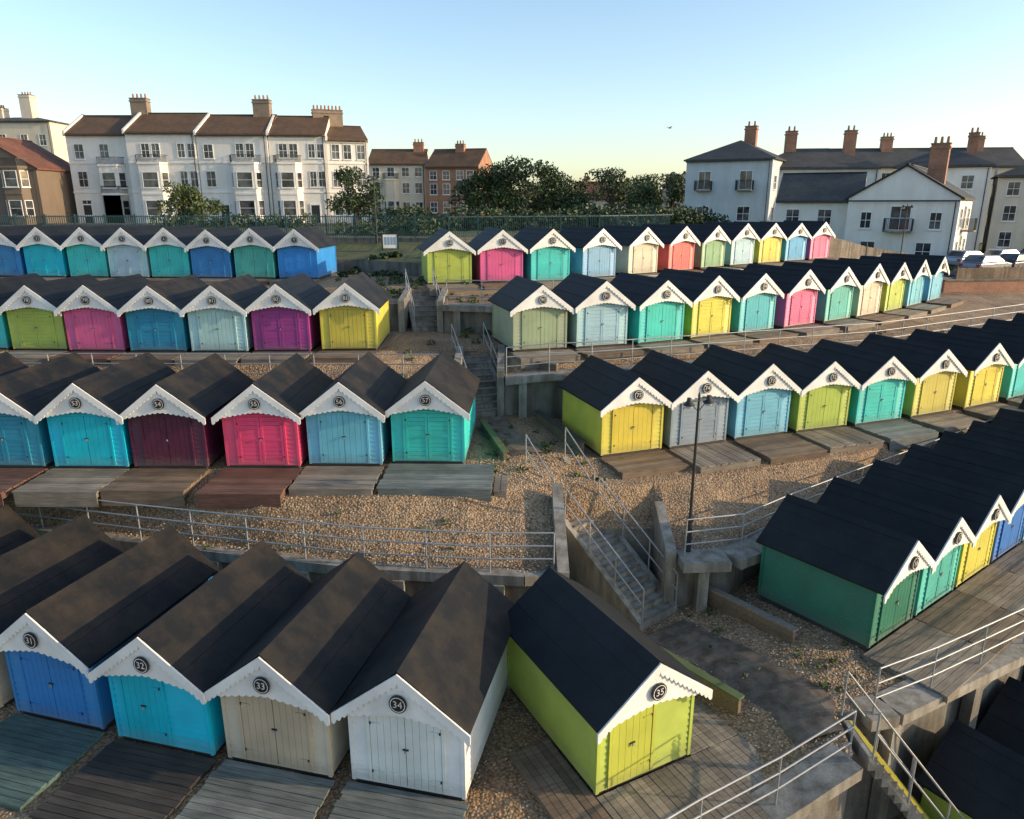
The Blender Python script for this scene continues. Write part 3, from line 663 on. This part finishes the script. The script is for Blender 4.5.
    if chims:
        c=MB()
        for cx,cy,cw,cd,top in chims:
            c.box(cx-cw/2,cx+cw/2,cy-cd/2,cy+cd/2,h-.5,top,0); c.box(cx-cw/2-.08,cx+cw/2+.08,cy-cd/2-.08,cy+cd/2+.08,top-.35,top-.2,0); c.box(cx-cw/2-.06,cx+cw/2+.06,cy-cd/2-.06,cy+cd/2+.06,top+.002,top+.1,2)
            k=max(2,int(cw/.45)) if cw>=cd else max(2,int(cd/.45))
            for i in range(k):
                t=(i+.5)/k-.5
                px,py=(cx+t*cw,cy) if cw>=cd else (cx,cy+t*cd)
                c.tube((px,py,top+.1),(px,py,top+.62),.13,.1,8,1)
        c.obj('chimneys',[cm,POT,CONC],e)
    for f,u,zz,ww in balc:
        b=MB(); o,ux,n=F[f]; b.obox(o,ux,n,u-ww/2,u+ww/2,.0,1.0,zz-.12,zz,0)
        for i in range(int(ww/.12)+1): b.obox(o,ux,n,u-ww/2+i*.12,u-ww/2+i*.12+.025,.95,.975,zz,zz+1,1)
        for i in range(8):
            for q in (u-ww/2,u+ww/2-.025): b.obox(o,ux,n,q,q+.025,i*.12,i*.12+.025,zz,zz+1,1)
        b.obox(o,ux,n,u-ww/2-.01,u+ww/2+.01,.94,.985,zz+1.001,zz+1.05,1); b.obj('balcony',[CONC2,DARKM],e)
    return e
ZT=7.9
def W3(cols,rows=((1.0,1.7),(4.3,1.7),(7.5,1.6)),f='f',ww=1.05):
    return [(f,u,z,ww,h) for u in cols for z,h in rows]
BD=(3.55,6.9)
house('white_terraced_house',-53.0,91,ZT,0,7.6,9,10.3,2.3,'gx',RW_WHITE,TILE_BR,W3([1.4])+[('f',4.4,7.6,1.0,1.5)],[(7.5,4.0,2.0,1.1,14.6)],[(3.4,6.6,3.3,1,RW_WHITE),(3.4,6.6,6.6,2,RW_WHITE)],[('f',1.4)],cm=BRICK2,band=BD)
house('white_terraced_house',-45.4,90,ZT,0,8.2,9.5,10.4,2.4,'gx',RW_WHITE,TILE_BR,W3([6.4,7.6],((4.3,1.7),(7.6,1.5)),ww=.8)+[('f',2.2,7.6,.9,1.5),('f',3.4,7.6,.9,1.5),('f',7.3,1.0,.9,1.7)],[],[(1.0,4.6,6.8,2,RW_WHITE)],[('f',5.6)],cm=BRICK2,band=BD)
house('white_terraced_house',-37.1,90,ZT,0,8.3,9.5,10.2,2.4,'gx',RW_WHITE,TILE_BR,W3([1.3],((1.0,1.7),(4.3,1.7),(7.5,1.5)))+[('f',5,7.6,.9,1.5),('f',6.2,7.6,.9,1.5)],[(6.6,4.7,2.0,1.1,14.4)],[(3.8,7.4,6.8,2,RW_WHITE)],[('f',2.6)],cm=BRICK2,band=BD)
house('white_terraced_house',-28.7,90.2,ZT,6,6.6,9.5,10.2,2.3,'gx',RW_WHITE,TILE_BR,W3([4.9,5.9],((4.3,1.7),(7.6,1.5)),ww=.7)+[('f',1.6,7.6,.9,1.5),('f',2.8,7.6,.9,1.5)],[],[(.5,3.6,6.8,2,RW_WHITE)],[('f',4.9)],cm=BRICK2,band=BD)
house('white_terraced_house',-22.1,91.1,ZT,20,4.9,9.5,9.7,1.8,'gx',RW_WHITE,TILE_BR,W3([1.0,2.4],ww=.85)+W3([4.0],ww=.85)+W3([3,6.5],f='r',ww=.9),[(.9,5,3.6,1.1,13.4)],[],[('f',3.2)],cm=BRICK2,band=BD)
house('cream_terraced_house',-22.5,118,ZT,0,9,9,8.3,2.2,'gx',RW_CREAM,TILE_BR,W3([1.3,3.6,5.9,7.9],((1.0,1.5),(3.9,1.5),(6.4,1.3))),[(7.6,4,1.6,1,11.6)],[(2.4,4.8,5.8,1,RW_CREAM)],[])
house('brick_terraced_house',-13.4,117,ZT,-14,8.6,9,7.8,2.6,'gx',BRICK,TILE_BR,W3([1.3,3.4,5.6,7.2],((1.0,1.5),(3.7,1.5),(5.9,1.2))),[(4.5,4,1.4,1,11.2)],[],[])
house('brown_gabled_house',-65.5,86,ZT,0,11.5,9,6.2,3.4,'gy',RW_BROWN,TILE_RED,W3([2.5,5.5,9.2],((.9,1.4),(3.7,1.3)))+[('f',5.7,6.4,1,1.2)],[(3.2,4,1,1.4,11.2)],[(7.6,10.6,6.2,2,RW_BROWN)],[('f',4)],cm=BRICK)
house('white_tall_house',-88,125,ZT,0,13,9,15.2,1.0,'hip',RW_CREAM,SLATE,W3([2,5,8.5,11.5],((1,1.6),(4.4,1.6),(7.8,1.6),(11.5,1.6))),[(7.6,4,1.8,1.8,19.5),(3,4,1.2,1.8,17.5)],[],[],cm=RW_CREAM)
house('red_roofed_bungalow',11,128,ZT,0,9,8,3.2,2.6,'gx',RW_CREAM,TILE_RED,[('f',2,1,1.2,1.3),('f',6,1,1.6,1.3)],[(2,4,.8,.8,6.8)])
house('distant_white_house',22.0,110,ZT,-12,6,8,4.2,2.4,'gy',RW_CREAM,TILE_RED,[('f',2,1,1,1.3),('f',4.4,3.2,1,1.2)],[(4.2,4,.7,.7,8)])
house('pale_grey_villa',20.0,87,ZT-.3,-30,9.5,12,7.4,2.3,'hip',RW_GREY,SLATE,W3([2.2,6.8],((.8,1.5),(4.2,1.9)),ww=1.3)+W3([2,5,8.5],((.8,1.4),(4.2,1.4)),f='r')+[('l',4,3.9,1.1,1.4),('l',8,3.9,1.1,1.4)],[(5.6,6,1.3,.9,11.2)],balc=[('f',6.8,4.1,1.8),('f',2.2,4.1,1.8)])
house('pale_grey_villa',28.2,86.5,ZT-.6,-8,13,9,6.9,2.3,'hip',RW_GREY,SLATE,W3([1.8,4.6,7.4,10.6],((.8,1.4),(3.9,1.4))),[(4,4,1.2,.9,11),(10.6,4,1.2,.9,11)])
house('long_white_apartment_block',43,104,6.5,-6,26,9,8.6,2.4,'gx',RW_CREAM,SLATE,W3([2,5,8,11,14,17,20,23.5],((1,1.4),(3.7,1.4),(6.4,1.3))),[(9,4,1.4,1,12.6),(21,4,1.4,1,12.6)])
house('white_gabled_apartments',30.0,66.8,4.7,-36,8.6,11,6.0,2.6,'gy',RW_WHITE,SLATE,[('f',2.0,.9,1.1,1.4),('f',6.4,.9,1.1,1.4),('f',4.3,3.4,1.5,1.9),('f',1.6,3.5,.8,1.3),('f',7.0,3.5,.8,1.3)]+[('r',2,.9,1.2,1.5),('r',5,.9,1.2,1.9),('r',8.5,.9,1.2,1.5),('r',2,3.6,1.2,1.5),('r',5,3.4,1.2,1.9),('r',8.5,3.6,1.2,1.5)],[(6.3,2.4,1.4,.8,10.4)],balc=[('f',4.3,3.3,2.2),('r',5,3.3,2.4),('r',5,.5,2.4)])
house('white_gabled_wing',25.2,71.5,5.2,-26,7.5,7,5.4,2.3,'gx',RW_WHITE,SLATE,[('f',1.6,3.2,1.1,1.3),('f',4.4,3.2,1.1,1.3),('f',1.6,.8,1.1,1.3),('f',4.4,.8,1.1,1.3),('l',3,3.2,1,1.2)],[])
house('cream_apartment_house',51.5,80,4.9,-30,12,10,8.2,2.4,'hip',RW_CREAM,SLATE,W3([1.5,4,7,10],((.9,1.5),(3.6,1.5),(6.2,1.3)))+W3([2,5],f='l'),[(3,4,1,1,12.4)])
house('cream_apartment_house',42.5,84,5.2,-30,9,10,9.0,2.2,'hip',RW_WHITE,SLATE,W3([1.5,4.2,7],((.9,1.5),(3.6,1.5),(6.6,1.3)))+W3([2,5,8],f='r'),[(7,4,1,1,12.4)])
# ------------------------------------------------------------------ vegetation
def leafcloud(clumps,per,size,squash=.8):
    P=[]
    for (cx,cy,cz,r) in clumps:
        k=max(3,int(per*r*r))
        d=np.random.normal(size=(k,3)); d/=np.linalg.norm(d,axis=1)[:,None]; rr=r*np.random.uniform(.35,1.0,(k,1))**.6
        p=d*rr; p[:,2]*=squash; P.append(p+np.array([cx,cy,cz]))
    P=np.concatenate(P); n=len(P)
    a=np.random.normal(size=(n,3)); a/=np.linalg.norm(a,axis=1)[:,None]
    b=np.random.normal(size=(n,3)); b-= (b*a).sum(1)[:,None]*a; b/=np.linalg.norm(b,axis=1)[:,None]
    s=size*np.random.uniform(.6,1.3,(n,1)); a=a*s; b=b*s*.6
    v=np.stack([P-a,P-b*.9,P+a,P+b*.9],1).reshape(-1,3)
    me=bpy.data.meshes.new('foliage'); me.from_pydata(v.tolist(),[],[(4*i,4*i+1,4*i+2,4*i+3) for i in range(n)]); return me
def tree(name,x,y,z,h,r,mat=LEAF,n=22):
    e=empty(name,(x,y,z)); t=MB(); t.tube((0,0,-.3),(0,0,h*.5),r*.09,r*.05,8)
    cl=[]
    for i in range(n):
        a=random.uniform(0,6.28); q=random.uniform(.2,.95)*r; zz=h*random.uniform(.24,.88)
        q*=1-.5*max(0,(zz/h-.6)/.4)
        c=(q*math.cos(a),q*math.sin(a),zz); cl.append((*c,r*random.uniform(.25,.42)))
        if i<8: t.tube((0,0,h*random.uniform(.2,.4)),c,r*.035,r*.012,6)
    cl.append((0,0,h*.84,r*.36)); t.obj('trunk_and_limbs',[BARK],e)
    me=leafcloud(cl,1300/(r*r),.09+.027*r); me.materials.append(mat); mkobj('crown',me,e); return e
for (x,y,h,r,m) in [(-4.2,91,6.0,3.4,LEAF),(-1.6,92,7.2,4.0,LEAF),(1.6,90,7.6,4.2,LEAF),(4.6,94,6.8,4.0,LEAF),(7.6,97,5.4,3.2,LEAF),(14.5,108,7.4,4.2,LEAF),(18.0,100,5.0,3.0,LEAF2),(-17.2,82,6.4,3.2,LEAF),(-33.5,78,4.3,2.8,LEAF2),(21.5,101,6.6,3,LEAF),(-3,120,7,4,LEAF2),(24,130,7,5,LEAF)]:
    tree('tree',x,y,ZT,h,r,m)
def hedge(name,pts,h,w,mat,seed=0,leaf=.17,per=170):
    random.seed(seed); cl=[]
    for a,b in zip(pts,pts[1:]):
        a=Vector(a);b=Vector(b); L=(b-a).length
        for i in range(int(L/.7)+1):
            p=a+(b-a)*min(1,i*.7/L); k=random.uniform(.6,1.25)
            cl.append((p.x+random.uniform(-.4,.4),p.y+random.uniform(-w,w)*.5,p.z+h*.35*k,h*.62*k))
    me=leafcloud(cl,per,leaf,.85); me.materials.append(mat); return mkobj(name,me)
hedge('hedge',[(-13,70,ZT),(-3,68,ZT),(8,70,ZT),(18,75,ZT)],2.3,2.2,LEAF,1)
hedge('hedge',[(-36,76,ZT),(-20,75,ZT)],1.4,1.4,LEAF2,2)
hedge('hedge',[(10,66,ZT),(17,72,ZT-.2),(21,76,ZT-.6)],2.3,2,LEAF,4)
hedge('hedge',[(-13,58,ZT),(-6,57,ZT)],1.6,1.3,LEAF2,7)
hedge('hedge',[(44,66,4.9),(52,68,4.9)],1.2,1.0,LEAF2,5)
hedge('distant_tree_line',[(-130,190,ZT),(-40,180,ZT),(20,170,ZT),(60,180,ZT),(140,190,ZT)],5.5,6,LEAF,6,.35,30)
def tufts(name,areas,mat,size=.07):
    cl=[]
    for (xa,xb,ya,yb,n,rr) in areas:
        for i in range(n):
            x=random.uniform(xa,xb); y=random.uniform(ya,yb); cl.append((x,y,gz(x,y)+rr*.3,rr*random.uniform(.5,1.2)))
    P=leafcloud(cl,900,size,.6); P.materials.append(mat); return mkobj(name,P)
random.seed(11)
tufts('weeds',[(-1.0,3.5,19.0,23.5,26,.16),(4.4,7.8,12.6,16.5,18,.12),(-4,0,24.5,33,30,.2),(-9,-2,31.5,38,60,.25),(-2,20,31,33,20,.2),(1.5,4,16,18,10,.14),(-8,1,16.2,17.2,10,.1)],LEAF2)
tufts('bank_bushes',[(-9.2,-4.2,38.5,42,20,.3),(26,36,58,60,30,.5)],LEAF,.12)
def stones(n,areas):
    base=[(1,0,0),(-1,0,0),(0,1,0),(0,-1,0),(0,0,1),(.6,.6,.5),(-.6,.6,.5),(.6,-.6,.5),(-.6,-.6,.5)]
    fs=[(4,5,6),(4,6,8),(4,8,7),(4,7,5),(0,2,5),(2,1,6),(1,3,8),(3,0,7),(5,2,6),(6,1,8),(8,3,7),(7,0,5)]
    v=[];f=[]
    for (xa,xb,ya,yb,w) in areas:
        for _ in range(int(n*w)):
            x=random.uniform(xa,xb);y=random.uniform(ya,yb);s=random.uniform(.012,.036);a=random.uniform(0,6.3);c,q=math.cos(a),math.sin(a)
            e0=E1(x)
            if abs(y-e0)<.1: continue
            z=gz(x,y)+.06*noise.noise(Vector((x*.8,y*.8,0))); i=len(v); k=random.uniform(.6,1)
            for p in base: v.append((x+(p[0]*c-p[1]*q*k)*s,y+(p[0]*q+p[1]*c*k)*s,z+p[2]*s*.7))
            f+= [tuple(i+t for t in g) for g in fs]
    me=bpy.data.meshes.new('pebbles'); me.from_pydata(v,[],f)
    m,nt,b=newmat('pebble'); geo=N(nt,'ShaderNodeNewGeometry')
    nt.links.new(ramp(nt,geo.outputs['Random Per Island'],[(0,(.15,.095,.052)),(.4,(.38,.26,.15)),(.8,(.5,.39,.26)),(1,(.62,.52,.39))]),b.inputs['Base Color']); b.inputs['Roughness'].default_value=.8
    me.materials.append(m); mkobj('pebbles',me)
stones(1,[(-16,1.2,15.4,19,10000),(3.5,8,11,18,4000),(-1,3.5,18,21,2500),(4,14,17,22,4000),(-10,2,8.8,12,1500)])
# ------------------------------------------------------------------ road & cars
r=MB(); r.box(-90,18,80,86,ZT-.05,ZT+.02,0); r.box(-90,18,79.8,80,ZT-.05,ZT+.12,1); r.box(-90,18,86,88,ZT-.05,ZT+.12,1)
for i in range(40): r.box(-88+2.6*i,-86.6+2.6*i,82.95,83.05,ZT+.0201,ZT+.024,2)
r.obj('road',[ASPH,CONC,WHITE])
m=MB(); m.prism([(32,50.5),(60,56),(60,74),(36,66)],4.6,5.12); m.obj('car_park',[ASPH])
def car(x,y,z,rot,col):
    e=empty('parked_car',(x,y,z),R(rot)); b=MB(); hw=.86
    prof=[(-2.05,.3),(-2.1,.62),(-2.0,.88),(1.0,.93),(1.85,.78),(2.08,.6),(2.08,.3)]; cab=[(-1.9,.9,-1.35,1.44),(1.05,.92,.25,1.42)]
    n=len(prof); i=len(b.v)
    for s in (-1,1):
        for p in prof: b.v.append((p[0],s*hw,p[1]))
    b.f.append(tuple(i+k for k in range(n))); b.m.append(0); b.f.append(tuple(i+n+k for k in reversed(range(n)))); b.m.append(0)
    for k in range(n): k2=(k+1)%n; b.f.append((i+k,i+n+k,i+n+k2,i+k2)); b.m.append(0)
    (x0,z0,x1,z1_),(x2,z2_,x3,z3_)=cab; tw=.64
    b.hexa([(x0,-hw+.06,z0),(x2,-hw+.06,z2_),(x2,hw-.06,z2_),(x0,hw-.06,z0),(x1,-tw,z1_),(x3,-tw,z3_),(x3,tw,z3_),(x1,tw,z1_)],0)
    o=b.obj('body',[flatmat('car_paint',col,.25,.1,.03)],e); bv=o.modifiers.new('b','BEVEL'); bv.width=.07; bv.segments=3
    g=MB()
    for s in (-1,1):
        L=lambda t,u:(x0+(x2-x0)*t+((x1+(x3-x1)*t)-(x0+(x2-x0)*t))*u, s*((hw-.06)+(tw-hw+.06)*u+.012), z0+(z1_-z0)*u)
        for a,c in ((.07,.48),(.52,.93)): g.face([L(a,.14),L(c,.14),L(c,.86),L(a,.86)])
    dx=.012
    g.face([(x2+(x3-x2)*.1+dx,-.68,z2_+(z3_-z2_)*.12),(x2+(x3-x2)*.1+dx,.68,z2_+(z3_-z2_)*.12),(x2+(x3-x2)*.88+dx,.58,z2_+(z3_-z2_)*.88),(x2+(x3-x2)*.88+dx,-.58,z2_+(z3_-z2_)*.88)])
    g.face([(x0+(x1-x0)*.15-dx,-.68,z0+(z1_-z0)*.15),(x0+(x1-x0)*.15-dx,.68,z0+(z1_-z0)*.15),(x0+(x1-x0)*.85-dx,.58,z0+(z1_-z0)*.85),(x0+(x1-x0)*.85-dx,-.58,z0+(z1_-z0)*.85)])
    g.obj('glazing',[GLASS],e)
    w=MB()
    for wx in (-1.3,1.3):
        for s in (-1,1): w.tube((wx,s*.68,.31),(wx,s*.89,.31),.32,.32,18,0); w.tube((wx,s*.885,.31),(wx,s*.9,.31),.19,.19,14,1)
    w.obj('wheels',[BLACK,GALV],e)
    l=MB()
    for s in (-1,1): l.box(2.0,2.1,s*.62-.15,s*.62+.15,.58,.72,0); l.box(-2.12,-2.04,s*.66-.12,s*.66+.12,.62,.8,1)
    l.obj('lights',[WHITE,flatmat('tail_red',(.4,.02,.02),.3)],e)
for x,y,rt,c in [(36,55.5,25,(.22,.24,.27)),(39.5,57,25,(.05,.06,.08)),(38,61,22,(.35,.38,.42)),(42.0,62.5,22,(.55,.55,.55)),(43,58.5,25,(.08,.1,.16)),(46,64,22,(.4,.05,.05))]: car(x,y,5.12,rt,c)
g=MB()
e=empty('seagull',(20.5,100,19.65),R(20))
g.tube((-.28,0,0),(0,0,.02),.02,.08,8); g.tube((0,0,.02),(.2,0,.03),.08,.05,8); g.tube((.2,0,.03),(.33,0,.03),.045,.008,6)
for s in (-1,1):
    g.face([(.1,s*.05,.05),(-.1,s*.05,.05),(-.06,s*.4,.2),(.14,s*.36,.2)]); g.face([(.14,s*.36,.2),(-.06,s*.4,.2),(-.12,s*.8,.1)])
g.obj('body',[flatmat('gull_grey',(.2,.2,.2))],e)
# ------------------------------------------------------------------ light, sky, camera
sv=Vector((.98,-.12,.0)).normalized(); el=R(15); sv=Vector((sv.x*math.cos(el),sv.y*math.cos(el),math.sin(el)))
ld=bpy.data.lights.new('sun','SUN'); ld.energy=5.0; ld.angle=R(.5); ld.color=(1,.76,.48)
lo=bpy.data.objects.new('sun',ld); scene.collection.objects.link(lo); lo.rotation_euler=sv.to_track_quat('Z','Y').to_euler()
w=bpy.data.worlds.new('World'); scene.world=w; w.use_nodes=True; nt=w.node_tree; bg=nt.nodes['Background']
sky=nt.nodes.new('ShaderNodeTexSky'); sky.sky_type='NISHITA'; sky.sun_disc=False; sky.sun_elevation=el; sky.sun_rotation=math.atan2(sv.x,sv.y)
sky.air_density=1.0; sky.dust_density=1.0; sky.ozone_density=1.6
nt.links.new(sky.outputs[0],bg.inputs[0]); bg.inputs[1].default_value=.28
cd=bpy.data.cameras.new('camera'); cam=bpy.data.objects.new('camera',cd); scene.collection.objects.link(cam)
cam.location=(0,0,10.3); cam.rotation_euler=(R(90-16),0,0); cd.sensor_width=36; cd.lens=36*720/1024; cd.clip_end=10000; cd.clip_start=.1
scene.camera=cam
scene.view_settings.view_transform='Standard'; scene.view_settings.look='None'; scene.view_settings.exposure=0
